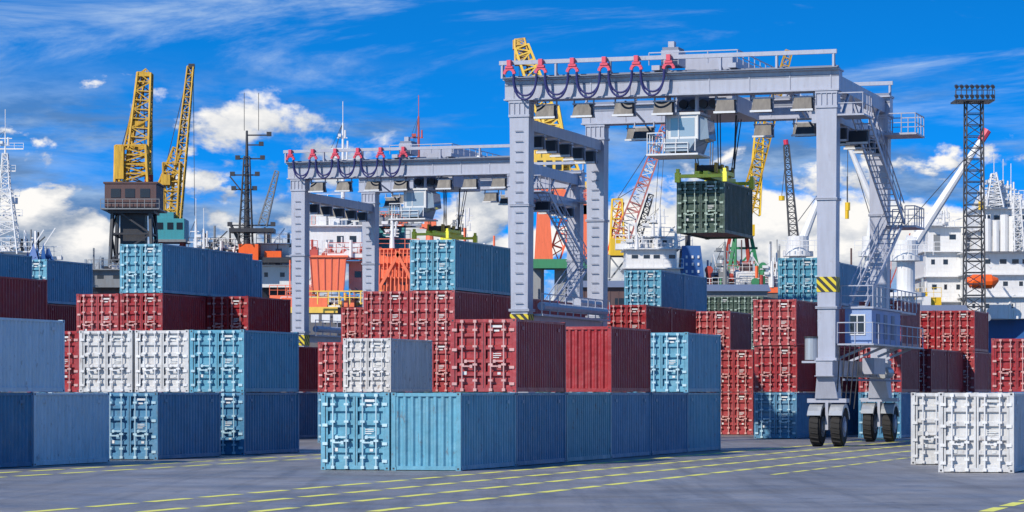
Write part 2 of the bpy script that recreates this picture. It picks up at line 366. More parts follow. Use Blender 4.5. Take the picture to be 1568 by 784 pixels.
    mb.stair((X-.1,11.4,11.2),(X-.1,1.4,6.75),.8,K)
    mb.box(X-.75,X+.55,-.4,1.8,15.82,15.9,K); mb.rail([(X-.75,-.4,15.9),(X+.5,-.4,15.9),(X+.5,1.8,15.9)],K,1.0,.8)
    mb.box(X-.75,X+1.0,11.4,14.2,11.1,11.2,K); mb.rail([(X-.7,14.2,11.2),(X+.95,14.2,11.2),(X+.95,11.4,11.2),(X+.45,11.4,11.2)],K,1.0,.7)
    mb.box(X-.75,X+1.0,11.6,14.2,15.9,16.0,K); mb.rail([(X-.7,14.2,16),(X+.95,14.2,16),(X+.95,11.6,16),(X-.5,11.6,16)],K,1.0,.7)
    mb.box(SX-.3,SX+.36,.5,SY-.5,17.2,17.9,K)
    for yy in (2,6,10): mb.beam((SX+.3,yy,16.1),(SX+.3,yy+1.5,17.2),.12,K)
    mb.box(SX-.75,SX-.5,-.3,.1,15.5,16.1,K); lamp(mb,SX+.9,3.0,15.6,K)
    for y,xs in ((0,(1.3,3.2,5.3,7.3,10.4,12.2,14.2)),(SY,(2.2,4.4,9.2,11.3,13.3))):
        for x in xs: lamp(mb,x,y,17.0,K)
    for x in (5.2,13.5):
        lamp(mb,x,4.0,16.2,K,rod=.3); mb.beam((x,0.4,16.9),(x,4.0,16.2),.08,K)
    hx=[-.35+1.62*i for i in range(6)]; Y=-.95
    for i,x in enumerate(hx):
        mb.box(x-.19,x+.19,Y-.12,Y+.12,18.55,18.66,'hook')
        mb.box(x-.1,x+.1,Y-.14,Y+.14,18.66,18.96,'hook')
        n=6
        for j in range(n):
            a0=math.pi*j/n; a1=math.pi*(j+1)/n
            mb.beam((x+math.cos(a0)*.26,Y,18.28+math.sin(a0)*.26),(x+math.cos(a1)*.26,Y,18.28+math.sin(a1)*.26),.15,'hook',.14)
    for x,x2 in zip(hx[:-1],hx[1:]):
        for e,(dep,dy) in enumerate(((1.25,-.06),(1.05,.04))):
            a=x+.22; bb=x2-.22; prev=None; n=14
            for j in range(n+1):
                t=j/n; q=(a+(bb-a)*(.5-.5*math.cos(math.pi*t)) , Y+dy, 18.25-dep*(math.sin(math.pi*t)**.75))
                if prev: mb.cyl(prev,q,.055,'dblue',6,cap=False)
                prev=q
    tx=8.6
    for xx in (tx-1.6,tx+2.2): mb.box(xx-.2,xx+.2,-.6,SY+.6,18.27,18.5,K)
    for yy in (1.5,5,9,12): mb.box(tx-1.6,tx+2.2,yy-.15,yy+.15,18.28,18.45,K)
    mb.box(tx-.9,tx+1.5,2.5,7.5,18.5,19.2,K); mb.box(tx-1.4,tx-.5,-.3,1.0,18.5,19.25,K); mb.box(tx-1.35,tx-.55,-.25,.9,19.25,19.4,'crdk')
    mb.box(tx-1.1,tx-.8,-.1,.3,19.4,19.7,K)
    mb.rail([(tx-1.9,-.7,18.5),(tx+2.5,-.7,18.5),(tx+2.5,SY+.6,18.5)],K,.6,1.2)
    mb.cyl((tx-.8,9,18.8),(tx+1.3,9,18.8),.5,'steel',14)
    mb.box(tx-1.2,tx+1.6,2.0,8.0,16.5,17.3,K); mb.box(tx-.9,tx+1.3,1.9,2.0,16.55,17.1,'crdk')
    for xx in (tx-.9,tx+1.3):
        for yy in (2.3,7.8): mb.beam((xx,yy,17.3),(xx,yy,18.3),.2,K)
    for i in range(5): mb.cyl((tx-.8+i*.5,1.65,16.8),(tx-.8+i*.5,1.9,16.8),.22,'dark',12)
    cx0,cx1=tx-1.9,tx+.4
    mb.box(cx0+.6,cx1-.1,.4,2.4,14.95,16.15,'cabw'); mb.box(cx0+.5,cx1,.3,2.5,16.15,16.27,'cabw')
    mb.hexa([(cx0+.6,-.05,14.35),(cx1-.5,-.05,14.35),(cx1-.35,2.4,14.25),(cx0+.6,2.4,14.25),
             (cx0+.6,-.0,14.949),(cx1-.1,-.0,14.949),(cx1-.1,2.4,14.949),(cx0+.6,2.4,14.949)],'cglass')
    mb.hexa([(cx1-.1,.5,14.9),(cx1+.35,.7,15.0),(cx1+.35,2.2,15.0),(cx1-.1,2.3,14.9),(cx1-.1,.5,16.1),(cx1+.25,.7,15.95),(cx1+.25,2.2,15.95),(cx1-.1,2.3,16.1)],'cglass')
    mb.box(cx0+.8,cx1-.3,.385,.4,15.1,16.0,'cglass')
    for xx in (cx0+.62,cx0+1.2,cx1-.15): mb.box(xx-.03,xx+.03,.36,.4,14.95,16.15,'cabw'); mb.beam((xx,-.08,14.35),(xx,-.03,14.95),.05,'cabw')
    mb.box(cx0-.3,cx1,-.15,2.5,14.15,14.24,'cabw'); mb.rail([(cx0+.55,-.1,14.25),(cx0-.25,-.1,14.25),(cx0-.25,2.4,14.25)],'cabw',1.0,.5)
    mb.rail([(cx0+.55,-.1,14.25),(cx1-.5,-.1,14.25)],'cabw',.5,.6)
    for xx in (cx0+.7,cx1-.2):
        for yy in (.5,2.3): mb.beam((xx,yy,16.2),(xx,yy,18.3),.14,K)
    mb.beam((cx0+.1,2.2,14.2),(cx0+.1,2.2,17.2),.08,K)
    sx0,sx1=7.38,9.82; sy0,sy1=2.05,8.2; z=13.10; cxm=(sx0+sx1)/2
    mb.box(cxm-.6,cxm+.6,3.6,6.6,z+.42,z+.62,'acid')
    mb.box(cxm-.35,cxm-.1,sy0+.1,sy1-.1,z+.12,z+.42,'acid'); mb.box(cxm+.1,cxm+.35,sy0+.1,sy1-.1,z+.12,z+.42,'acid')
    for yy in (sy0,sy1-.25):
        mb.box(sx0,sx1,yy,yy+.25,z+.1,z+.27,'acid')
        for xx in (sx0-.1,sx1-.15):
            mb.box(xx,xx+.25,yy-.03,yy+.28,z-.12,z+.36,'acid'); mb.box(xx+.05,xx+.2,yy+.02,yy+.22,z+.36,z+.55,'acid')
    for yy in (3.2,4.5,5.5,6.8): mb.cyl((cxm-.5,yy,z+.6),(cxm+.5,yy,z+.6),.2,'dark',10); mb.box(cxm-.55,cxm-.45,yy-.2,yy+.2,z+.4,z+.9,'ylattice'); mb.box(cxm+.45,cxm+.55,yy-.2,yy+.2,z+.4,z+.9,'ylattice')
    mb.box(cxm-.3,cxm+.3,4.8,5.2,z+.62,z+.9,'ylattice')
    for xx in (-.62,-.5,.5,.62):
        for yy in (3.7,6.5):
            mb.cyl((cxm+xx,yy,z+.7),(cxm+xx*1.3,yy+(-.9 if yy<5 else .9),16.55),.028,'dark',5)
    mb.cyl((cxm+1.0,5,z+.7),(cxm+1.1,5,16.5),.05,'dark',6)
    return mb
o=gantry().obj('gantry_crane',UV(137.4,-43.2),-A)
o2=bpy.data.objects.new('gantry_crane',o.data); o2.location=UV(183.4,-73.4); o2.rotation_euler=(0,0,-A); sc.collection.objects.link(o2)

# ------------------------------------------------------------------ harbour cranes (far)
def tripod_base(mb,c,w,ztop,k,zb=0.0,n=6):
    mb.lattice((c.x,c.y,zb),(c.x,c.y,ztop),w*1.5,w,n,.35,k)
D=330; mb=MB(); c=S(205,320,D)
tripod_base(mb,c,4.2,c.z,'dark',0,8)
mb.box(c.x-2.6,c.x+2.6,D-2.5,D+2.5,c.z-.6,c.z,'dark'); mb.box(c.x-1.4,c.x+1.4,D-1.2,D+1.2,c.z-6,c.z-.6,'dark')
z0=c.z; z1=S(0,284,D).z
mb.box(c.x-2.9,c.x+2.9,D-3,D+4,z0,z1,'brown'); mb.box(c.x-3.05,c.x+3.05,D-3.1,D+4.1,z1,z1+.2,'brown')
for xx in (-2.2,-.6,1.1): mb.box(c.x+xx,c.x+xx+1.1,D-3.06,D-2.99,z0+1.1,z0+2.1,'glass')
mb.rail([(c.x-3.3,D-3.4,z0-.1),(c.x+3.3,D-3.4,z0-.1)],'grey',1,.8,.07); mb.box(c.x-3.3,c.x+3.3,D-3.4,D+4,z0-.25,z0-.1,'grey')
mb.lattice(S(204,282,D),S(203,224,D),3.7,3.4,4,.27,'ylattice')
mb.box(S(180,0,D).x,S(193,0,D).x,D-2.2,D-1,S(0,276,D).z,S(0,226,D).z,'ylattice')
mb.lattice(S(210,282,D),S(222,112,D),2.6,1.5,12,.22,'ylattice')
mb.lattice(S(196,226,D),S(218,118,D),.8,.7,10,.14,'ylattice')
mb.beam(S(182,226,D),S(226,226,D),.5,'ylattice'); mb.beam(S(184,250,D),S(226,250,D),.3,'ylattice')
mb.box(S(214,0,D).x,S(231,0,D).x,D-.8,D+.8,S(0,118,D).z,S(0,113,D).z,'ylattice')
mb.lattice(S(215,118,D),S(226,108,D),.7,.5,2,.12,'ylattice'); mb.box(S(203,0,D).x,S(222,0,D).x,D-.8,D+.2,S(0,196,D).z,S(0,186,D).z,'ylattice')
for px in (186,196,222): mb.beam(S(px,226,D),S(219,112,D),.09,'dark')
for dx in (0,8): mb.beam(S(225+dx,116,D),S(226+dx,272,D),.05,'dark')
mb.cyl(S(228,268,D),S(228,280,D),.5,'rust',10)
mb.obj('harbor_crane')
D=345; mb=MB(); c=S(263,368,D)
tripod_base(mb,c,2.6,c.z,'rust',0,6)
mb.box(c.x-1.9,c.x+1.7,D-2,D+3,c.z,S(0,336,D).z,'tealc'); mb.box(c.x-2.1,c.x+1.9,D-2.2,D+3,c.z-.3,c.z,'grey'); mb.box(c.x-1.6,c.x+.4,D-1.6,D+2,S(0,336,D).z,S(0,326,D).z,'tealc')
for xx in (-1.5,-.3,.8): mb.box(c.x+xx,c.x+xx+.7,D-2.06,D-1.99,c.z+1.2,c.z+2.0,'glass')
mb.lattice(S(262,336,D),S(264,250,D),1.5,2.0,6,.2,'ylattice')
mb.lattice(S(268,336,D),S(292,102,D),1.4,.7,20,.15,'ylattice')
mb.lattice(S(274,230,D),S(291,105,D),.6,.5,12,.1,'dark')
mb.lattice(S(250,285,D),S(272,228,D),1.2,1.0,4,.18,'ylattice'); mb.box(S(248,0,D).x,S(262,0,D).x,D-1.2,D+1.2,S(0,284,D).z,S(0,268,D).z,'ylattice')
mb.beam(S(252,262,D),S(290,104,D),.08,'dark'); mb.beam(S(296,102,D),S(298,330,D),.05,'dark'); mb.box(S(289,0,D).x,S(298,0,D).x,D-.4,D+.4,S(0,104,D).z,S(0,98,D).z,'dark')
mb.obj('harbor_crane')
D=300; mb=MB()
mb.lattice(S(882,300,D),S(799,72,D),2.4,1.4,20,.24,'yel')
mb.lattice(S(862,300,D),S(842,165,D),2.2,1.7,8,.3,'yel'); mb.lattice(S(832,300,D),S(824,168,D),1.5,1.2,8,.26,'yel')
mb.box(S(820,0,D).x,S(846,0,D).x,D-.5,D+1.0,S(0,225,D).z,S(0,172,D).z,'yel'); mb.box(S(850,0,D).x,S(872,0,D).x,D+.5,D+1.5,S(0,262,D).z,S(0,210,D).z,'yel')
mb.beam(S(822,170,D),S(802,80,D),.14,'dark'); mb.beam(S(840,168,D),S(802,80,D),.14,'dark')
mb.box(S(788,0,D).x,S(812,0,D).x,D-.8,D+.8,S(0,100,D).z,S(0,95,D).z,'ylattice'); mb.lattice(S(800,96,D),S(796,60,D),1.5,1.0,4,.16,'ylattice'); mb.box(S(785,0,D).x,S(797,0,D).x,D-.5,D+.5,S(0,76,D).z,S(0,62,D).z,'ylattice')
mb.box(S(818,0,D).x,S(862,0,D).x,D-2,D+3,S(0,292,D).z,S(0,238,D).z,'yel')
mb.box(S(868,0,D).x,S(902,0,D).x,D-2,D+3,S(0,330,D).z,S(0,280,D).z,'yel')
mb.rail([S(814,238,D-2.2),S(866,238,D-2.2)],'yel',1,.8,.08); mb.rail([S(866,280,D-2.2),S(904,280,D-2.2)],'yel',1,.8,.08)
for k in range(3): mb.box(S(822+k*14,0,D).x,S(831+k*14,0,D).x,D-2.06,D-1.99,S(0,262,D).z,S(0,248,D).z,'glass')
for px in (832,890): mb.hexa([S(px-14,400,D-2),S(px+15,400,D-2),S(px+15,400,D+2),S(px-14,400,D+2),S(px-9,312,D-2),S(px+9,312,D-2),S(px+9,312,D+2),S(px-9,312,D+2)],'oran')
mb.box(S(818,0,D).x,S(902,0,D).x,D-2.2,D+2.2,S(0,316,D).z,S(0,292,D).z,'oran'); mb.box(S(814,0,D).x,S(906,0,D).x,D-2.2,D+2.2,S(0,412,D).z,S(0,398,D).z,'lgreen')
for px in (822,860,898): mb.beam(S(px,600,D),S(px,405,D),1.2,'grey')
mb.lattice(S(848,398,D),S(874,318,D),1.2,1.2,4,.2,'oran')
for px in (795,807): mb.beam(S(px,95,D),S(px+1,300,D),.05,'dark')
mb.obj('harbor_crane')
D=360; mb=MB()
mb.lattice(S(950,372,D),S(1019,192,D),1.9,.9,18,.17,'pink',None,None,'shipw')
mb.lattice(S(945,395,D),S(945,305,D),1.9,1.2,6,.2,'yel'); mb.beam(S(945,305,D),S(1017,195,D),.08,'dark'); mb.beam(S(945,305,D),S(985,280,D),.08,'dark')
mb.box(S(934,0,D).x,S(960,0,D).x,D-1.5,D+2,S(0,392,D).z,S(0,366,D).z,'yel'); tripod_base(mb,S(947,392,D),2.4,S(0,392,D).z,'grey')
mb.lattice(S(968,392,D),S(997,298,D),1.0,.6,10,.16,'dark'); mb.lattice(S(935,392,D),S(952,310,D),1.0,.5,8,.14,'oran')
for px in (1012,1019): mb.beam(S(px,200,D),S(px-12,372,D),.05,'dark')
mb.obj('harbor_crane')
D=380; mb=MB()
mb.lattice(S(1135,345,D),S(1208,78,D),1.9,.9,24,.15,'ylattice'); mb.lattice(S(1154,330,D),S(1164,182,D),1.6,1.0,12,.16,'yel')
mb.box(S(1116,0,D).x,S(1154,0,D).x,D-2,D+3,S(0,362,D).z,S(0,345,D).z,'yel'); mb.beam(S(1164,182,D),S(1205,84,D),.08,'dark')
for a,b_,k in ((1118,1102,'rust'),(1150,1166,'lgreen'),(1126,1112,'lgreen'),(1143,1150,'rust')):
    mb.beam(S(a,362,D),S(b_,440,D),.45,k); mb.beam(S(b_,440,D),S(b_,600,D),.5,k)
for y,k in ((380,'lgreen'),(402,'rust'),(428,'lgreen')): mb.beam(S(1108,y,D),S(1160,y,D),.3,k)
mb.beam(S(1112,380,D),S(1150,428,D),.25,'rust'); mb.beam(S(1156,380,D),S(1112,428,D),.25,'lgreen')
mb.obj('harbor_crane')
D=270; mb=MB(); mb.lattice(Vector((S(1492,0,D).x,D,0)),S(1491,157,D),1.9,1.5,28,.13,'dark')
c=S(1489,157,D); mb.box(c.x-1.8,c.x+1.8,D-1.6,D+1.6,c.z,c.z+.15,'dark'); mb.rail([(c.x-1.8,D-1.6,c.z),(c.x+1.8,D-1.6,c.z)],'dark',1,.5,.08)
for i in range(8):
    for zz in (.35,1.25): mb.cyl((c.x-1.7+i*.48,D-1.7,c.z+zz),(c.x-1.7+i*.48,D-1.2,c.z+zz+.15),.17,'dark',8)
    mb.beam((c.x-1.7+i*.48,D-1.2,c.z),(c.x-1.7+i*.48,D-1.2,c.z+1.5),.06,'dark')
mb.beam((c.x-1.7,D-1.2,c.z+1.4),(c.x+1.7,D-1.2,c.z+1.4),.08,'dark')
mb.obj('lighting_tower')
def derrick(base,knee,tip,w,D,k='shipw'):
    mb=MB(); p=S(*base,D)
    mb.cyl((p.x,D,0),p,w*.9,k,16); mb.cyl(p-Vector((0,0,.5)),p,w*1.7,k,16); mb.cyl(p,p+Vector((0,0,1.5)),w*1.2,k,16)
    mb.rail([(p.x-w*2.4,D-w*2,p.z),(p.x+w*2.4,D-w*2,p.z)],k,1,.7,.07); mb.cyl(p-Vector((0,0,4)),p-Vector((0,0,3.6)),w*1.9,k,16)
    q=S(*tip,D); a=S(*knee,D); mb.cyl(a,q,w*.55,k,10,w*.28); d=(q-a).normalized(); mb.cyl(q,q+d*1.2,w*.4,'hook',8)
    mb.beam(p+Vector((0,0,1.5)),a,w*1.1,k); mb.beam(p+Vector((0,0,3)),q,.07,'dark')
    mb.beam(q,q-Vector((0,0,6)),.06,'dark'); mb.cyl(q-Vector((0,0,6.8)),q-Vector((0,0,6)),.25,'yel',8)
    return mb.obj('ship_derrick')
derrick((1387,392),(1400,372),(1502,215),1.0,285)
derrick((1335,385),(1340,320),(1298,218),.8,290)
derrick((1222,385),(1226,375),(1262,285),.9,290)
mb=MB(); D=292; mb.lattice(S(1216,372,D),S(1204,222,D),.9,.5,16,.11,'dark'); mb.cyl(S(1204,222,D),S(1203,214,D),.25,'hook',8); mb.cyl((S(1216,0,D).x,D,0),S(1216,372,D),.8,'shipw',14)
mb.beam(S(1205,225,D),S(1197,300,D),.06,'dark'); mb.cyl(S(1197,300,D),S(1197,307,D),.3,'yel',8); mb.beam(S(1297,270,D),S(1297,310,D),.06,'dark'); mb.cyl(S(1297,310,D),S(1297,335,D),.2,'yel',8); mb.obj('ship_derrick')

# ------------------------------------------------------------------ ships
def deckhouse(mb,x0,x1,yt,yb,D,k='shipw',depth=8,tier=2.6,win=True,step=.35):
    X0=S(x0,0,D).x; X1=S(x1,0,D).x; Z0=S(0,yb,D).z; Z1=S(0,yt,D).z
    n=max(1,round((Z1-Z0)/tier)); t=(Z1-Z0)/n
    for i in range(n):
        a=X0+i*step*R.uniform(.2,1); b_=X1-i*step*R.uniform(.2,1.4); z=Z0+i*t; y=D+i*.5
        mb.box(a,b_,y,D+depth,z,z+t-.12,k); mb.box(a-.35,b_+.35,y-.6,D+depth,z+t-.12,z+t,k)
        mb.rail([(a-.3,y-.55,z+t),(b_+.3,y-.55,z+t)],k,.95,1.1,.06)
        if win:
            xx=a+.6
            while xx<b_-.7:
                if R.random()<.8:
                    w=R.choice((.3,.3,.4,.5)) if i<n-1 else .7
                    mb.box(xx,xx+w,y-.02,y+.02,z+t*.47,z+t*(.47+.2),'glass')
                elif R.random()<.5: mb.box(xx,xx+.7,y-.025,y+.02,z+.05,z+1.8,R.choice(('grey','crdk','shipw')))
                xx+=R.choice((1.1,1.3,1.7))
    return X0,X1,Z1
def mast(mb,px,yt,yb,D,k='shipw',arms=3,w=.25,lat=False):
    p=S(px,yb,D);q=S(px,yt,D)
    if lat: mb.lattice(p,q,1.8,.5,12,.12,k)
    else: mb.cyl(p,q,w,k,8,w*.4)
    for i in range(arms):
        f=.45+.5*i/max(1,arms); o=p.lerp(q,f); l=R.uniform(.7,1.6)*(1.2-f*.5)
        mb.beam(o-Vector((l,0,0)),o+Vector((l*R.uniform(.5,1),0,0)),.1,k)
        if R.random()<.7: mb.box(o.x-l*.8,o.x-l*.3,D-.3,D+.3,o.z+.1,o.z+.4,k)
        if R.random()<.7: mb.cyl((o.x+l*.4,D,o.z),(o.x+l*.4,D,o.z+.8),.1,k,6)
        mb.beam(o-Vector((l,0,0)),q,.035,'dark')
    mb.cyl(q,q+Vector((0,0,2.2)),.04,k,5)
def hull(mb,x0,x1,yt,D,k,k2=None,beam=14,bow=1):
    X0=S(x0,0,D).x; X1=S(x1,0,D).x; Z=S(0,yt,D).z
    pl=[(X0,D),(X1-8,D),(X1,D+beam/2),(X1-8,D+beam),(X0,D+beam)] if bow>0 else [(X1,D),(X0+8,D),(X0,D+beam/2),(X0+8,D+beam),(X1,D+beam)]
    for (a,b_) in zip(pl,pl[1:]+pl[:1]):
        mb.poly([(a[0],a[1],-.5),(b_[0],b_[1],-.5),(b_[0],b_[1],Z),(a[0],a[1],Z)],k)
    mb.poly([(p[0],p[1],Z-.05) for p in pl],'grey')
    if k2: mb.box(min(pl[0][0],pl[1][0]),max(pl[0][0],pl[1][0]),D-.12,D-.01,Z-.6,Z,k2)
    mb.rail([(min(pl[0][0],pl[1][0]),D+.2,Z),(max(pl[0][0],pl[1][0]),D+.2,Z)],'shipw',1,1.6,.07)
def clutter(mb,x0,x1,yb,D,n,hmax,ks):
    z=S(0,yb,D).z
    for i in range(n):
        px=R.uniform(x0,x1); x=S(px,0,D).x; y=D+R.uniform(0,5); h=R.uniform(.15,1)**1.5*hmax; k=R.choice(ks); t=R.random()
        if t<.35: mb.cyl((x,y,z),(x,y,z+h),R.uniform(.06,.2),k,6)
        elif t<.6: w=R.uniform(.4,1.3); mb.box(x-w,x+w,y,y+1.5,z,z+h*.35,k); mb.box(x-w*.5,x+w*.6,y+.2,y+1.2,z+h*.35,z+h*.5,R.choice(ks)); mb.rail([(x-w,y-.1,z+h*.35),(x+w,y-.1,z+h*.35)],k,.9,.6,.05)
        elif t<.8: mb.beam((x,y,z),(x+R.uniform(-3,3),y,z+h),.12,k); mb.beam((x,y,z),(x,y,z+h*.9),.2,k)
        elif t<.9: mb.cyl((x,y,z),(x,y,z+h*.4),.3,k,10); mb.cyl((x,y-.3,z+h*.4),(x,y+.3,z+h*.4),.45,k,10)
        else: mb.rail([(x-2,y,z+h*.3),(x+2,y,z+h*.3)],k,1,.8,.06); mb.box(x-2,x+2,y,y+1,z,z+h*.3,k)
D=305; mb=MB(); hull(mb,1500,1900,488,D,'shipb','yel',16,-1)
deckhouse(mb,1418,1482,345,500,D+6,depth=10,tier=2.9,step=.15); deckhouse(mb,1480,1640,385,488,D+2,depth=12,tier=2.7,step=.1); deckhouse(mb,1496,1620,318,385,D+4,depth=8,tier=2.3,step=.2)
mb.hexa([S(1418,600,D+8),S(1482,600,D+8),S(1482,600,D+16),S(1418,600,D+16),S(1418,495,D+8),S(1482,495,D+8),S(1482,495,D+16),S(1418,495,D+16)],'shipw')
mast(mb,1522,266,318,D+4,lat=True,arms=4); mast(mb,1548,282,320,D+5); mast(mb,1536,275,320,D+5,arms=2); mast(mb,1505,285,385,D+3,arms=2); mast(mb,1445,322,345,D+8,arms=2)
for i in range(5): mb.cyl(S(1512+i*13,385,D+2),S(1512+i*13,340-R.uniform(0,18),D+2),R.uniform(.2,.5),'shipw',10)
mb.lattice(S(1560,385,D+1),S(1556,300,D+1),1.0,.7,9,.12,'shipw')
clutter(mb,1500,1600,318,D+4,22,3.2,['shipw','shipw','steel']); clutter(mb,1425,1475,345,D+6,8,2,['shipw'])
clutter(mb,1380,1425,470,D,24,4,['shipw','grey','yel','steel']); clutter(mb,1484,1600,488,D+.2,26,3,['shipw','steel','grey','shipw'])
p=S(1500,432,D); mb.cyl((p.x-1.0,D-1.5,p.z),(p.x+1.0,D-1.5,p.z),.75,'oran',12); mb.cyl((p.x+1.0,D-1.5,p.z),(p.x+1.7,D-1.5,p.z+.2),.75,'oran',12,.2); mb.cyl((p.x-1.0,D-1.5,p.z),(p.x-1.7,D-1.5,p.z+.2),.75,'oran',12,.2)
for e in (-.9,.9): mb.beam((p.x+e,D,p.z+1.8),(p.x+e,D-1.8,p.z+1.4),.15,'shipw')
mb.obj('cargo_ship')
D=320; mb=MB(); hull(mb,905,1380,440,D,'hull_r','oran',14,1)
deckhouse(mb,958,1042,380,440,D,depth=8,tier=2.3); deckhouse(mb,985,1030,362,380,D+2,depth=5,tier=2.2)
x0=S(1041,0,D).x; x1=S(1080,0,D).x; zt=S(0,376,D).z; zb=S(0,440,D).z
mb.hexa([(x0,D,zb),(x1,D,zb),(x1,D+6,zb),(x0,D+6,zb),(x0+.3,D+.3,zt),(x1-.5,D+.3,zt),(x1-.5,D+5,zt),(x0+.3,D+5,zt)],'shipb')
for i in range(3):
    for j in range(3): mb.box(x0+.65+i*.65,x0+.85+i*.65,D-.01+.03*(2-j),D+.35,zt-1.4-j*.8,zt-1.1-j*.8,'shipw')
mb.cyl((x0+1,D+2,zt),(x0+1,D+2,zt+1.2),.3,'dark',8)
mast(mb,1000,330,362,D); mast(mb,1035,345,380,D,arms=2); mast(mb,1010,318,362,D,arms=2); mast(mb,975,360,382,D,arms=1)
clutter(mb,1085,1370,440,D,110,6,['grey','shipw','shipw','brown','steel','lgreen','rust','oran']); clutter(mb,960,1040,380,D,20,3,['shipw'])
mast(mb,1270,360,440,D,arms=3); mast(mb,1110,370,440,D,'grey',arms=3); mast(mb,1182,400,440,D,arms=2)
mb.obj('cargo_ship')
D=290; mb=MB(); hull(mb,430,640,470,D,'hull_r','yel',14,1)
mb.hexa([S(478,447,D),S(526,447,D),S(526,447,D+6),S(478,447,D+6),S(474,394,D),S(531,394,D),S(531,394,D+6),S(474,394,D+6)],'oran'); mb.box(S(472,0,D).x,S(533,0,D).x,D-.2,D+6.2,S(0,394,D).z,S(0,391,D).z,'oran')
for i in range(6): mb.beam(S(479+i*9.4,447,D-.03),S(475+i*11,394,D-.03),.09,'rust')
X0,X1,Z1=deckhouse(mb,578,650,380,447,D,'oran',depth=6,tier=1.6,win=True)
for i in range(9): mb.beam(S(580+i*6,447,D-.7),S(582+i*6,382,D-.7),.1,'oran')
mb.beam(S(578,446,D-.8),S(612,385,D-.8),.3,'oran'); mb.beam(S(640,446,D-.8),S(606,385,D-.8),.3,'oran')
mast(mb,658,312,380,D,'oran',arms=1,w=.45); mb.box(S(650,0,D).x,S(668,0,D).x,D-.5,D+1,S(0,350,D).z,S(0,336,D).z,'oran'); mast(mb,601,340,380,D,arms=2)
deckhouse(mb,474,556,345,394,D+8,depth=7,tier=2.2); deckhouse(mb,484,520,312,345,D+9,depth=5,tier=2.1)
deckhouse(mb,556,628,326,447,D+12,'tealc',depth=5,tier=2.5)
deckhouse(mb,534,556,400,447,D+6,depth=4); mb.box(S(548,0,D).x,S(572,0,D).x,D+7,D+9,S(0,400,D).z,S(0,345,D).z,'shipb')
mast(mb,525,188,320,D+9,arms=4,w=.22); mast(mb,641,178,330,D+12,'rust',arms=3,w=.22); mast(mb,600,330,380,D+2,arms=2); mast(mb,712,320,380,D+8,arms=4,w=.2); mast(mb,700,335,380,D+8,'grey',arms=4,w=.2)
clutter(mb,470,640,470,D-1,70,2.2,['yel','shipw','grey','oran','brown']); clutter(mb,480,640,345,D+8,44,3,['shipw','shipb','grey','steel','oran'])
clutter(mb,474,560,394,D+1,26,2.4,['shipw','rust','grey','shipw','rust'])
clutter(mb,440,480,470,D,18,6,['shipw','oran','grey'])
clutter(mb,660,780,470,D,50,9,['shipw','oran','grey','steel'])
for i in range(6): mb.box(S(476+i*17,0,D-6).x,S(488+i*17,0,D-6).x,D-6,D-5,S(0,496,D).z,S(0,484,D).z,'shipw')
mb.rail([S(470,466,D-2),S(585,466,D-2)],'yel',1.3,1,.12)
mb.obj('cargo_ship')
D=310; mb=MB(); hull(mb,60,450,440,D,'hull_r',None,14,1)
mb.cyl(S(378,390,D),S(378,200,D),.4,'dark',10,.12)
for y,l0,l1 in ((207,0,34),(222,0,22),(243,-14,24),(268,-22,16),(290,-20,12),(345,-26,40)):
    mb.beam(S(378+l0,y,D),S(378+l1,y,D),.14,'dark')
    for e in (l0,l1):
        if e: mb.box(S(378+e,0,D).x-.25,S(378+e,0,D).x+.25,D-.2,D+.2,S(0,y,D).z-.1,S(0,y,D).z+.35,'dark')
mb.lattice(S(376,375,D),S(378,240,D),1.5,.6,10,.09,'dark')
mb.beam(S(352,270,D),S(376,300,D),.14,'dark'); mb.beam(S(354,345,D),S(376,390,D),.3,'dark'); mb.box(S(352,0,D).x,S(420,0,D).x,D-1,D+2,S(0,356,D).z,S(0,350,D).z,'dark')
mb.box(S(366,0,D).x,S(396,0,D).x,D-.5,D+3,S(0,400,D).z,S(0,374,D).z,'oran')
for px in (374,396): mb.beam(S(px,200,D),S(px,142,D),.05,'dark')
mb.lattice(S(402,345,D),S(424,262,D),.9,.4,8,.12,'grey')
deckhouse(mb,396,446,372,440,D+2,depth=6,tier=2.2); mb.box(S(392,0,D).x,S(446,0,D).x,D,D+2,S(0,402,D).z,S(0,394,D).z,'dark')
mb.box(S(404,0,D).x,S(430,0,D).x,D+.5,D+1.9,S(0,394,D).z,S(0,384,D).z,'oran')
clutter(mb,300,440,385,D+2,40,3,['shipw','grey','dark','dark']); clutter(mb,120,360,440,D,110,5.0,['grey','grey','dark','brown','steel','shipw'])
deckhouse(mb,140,186,412,440,D-2,'grey',depth=5,tier=1.8)
mast(mb,300,335,400,D,arms=2); mast(mb,312,350,400,D,arms=2)
mb.obj('cargo_ship')
D=300; mb=MB(); hull(mb,-300,90,440,D,'shipw',None,14,1)
mb.lattice(S(10,390,D),S(8,290,D),2.6,1.2,8,.12,'shipw'); mb.lattice(S(8,290,D),S(8,235,D),1.0,.5,6,.09,'shipw'); mast(mb,8,200,240,D,arms=2,w=.12)
for y,l in ((228,28),(262,16),(300,22),(330,26),(352,20)): mb.beam(S(8-l,y,D),S(8+l,y,D),.14,'shipw'); mb.rail([S(8-l,y,D),S(8+l,y,D)],'shipw',.6,.8,.05)
mb.cyl(S(20,312,D),S(20,303,D),.5,'shipw',10); clutter(mb,0,60,395,D,34,3.4,['shipw','shipw','grey','dark'])
deckhouse(mb,-60,45,385,440,D,depth=6)
mb.obj('cargo_ship')
mb=MB(); D=270
for i in range(26):
    px=R.uniform(36,78); h=R.uniform(4,18); w=R.uniform(4,10)
    mb.poly([S(px-w,402,D+R.uniform(-1,1)),S(px,400-h*1.6,D+R.uniform(-1,1)),S(px+w,402,D+R.uniform(-1,1))],'shipb')
mb.beam(Vector((S(57,0,D).x,D+1.5,0)),S(57,402,D+1.5),2.5,'grey'); mb.obj('tarpaulin_pile',fix=False)
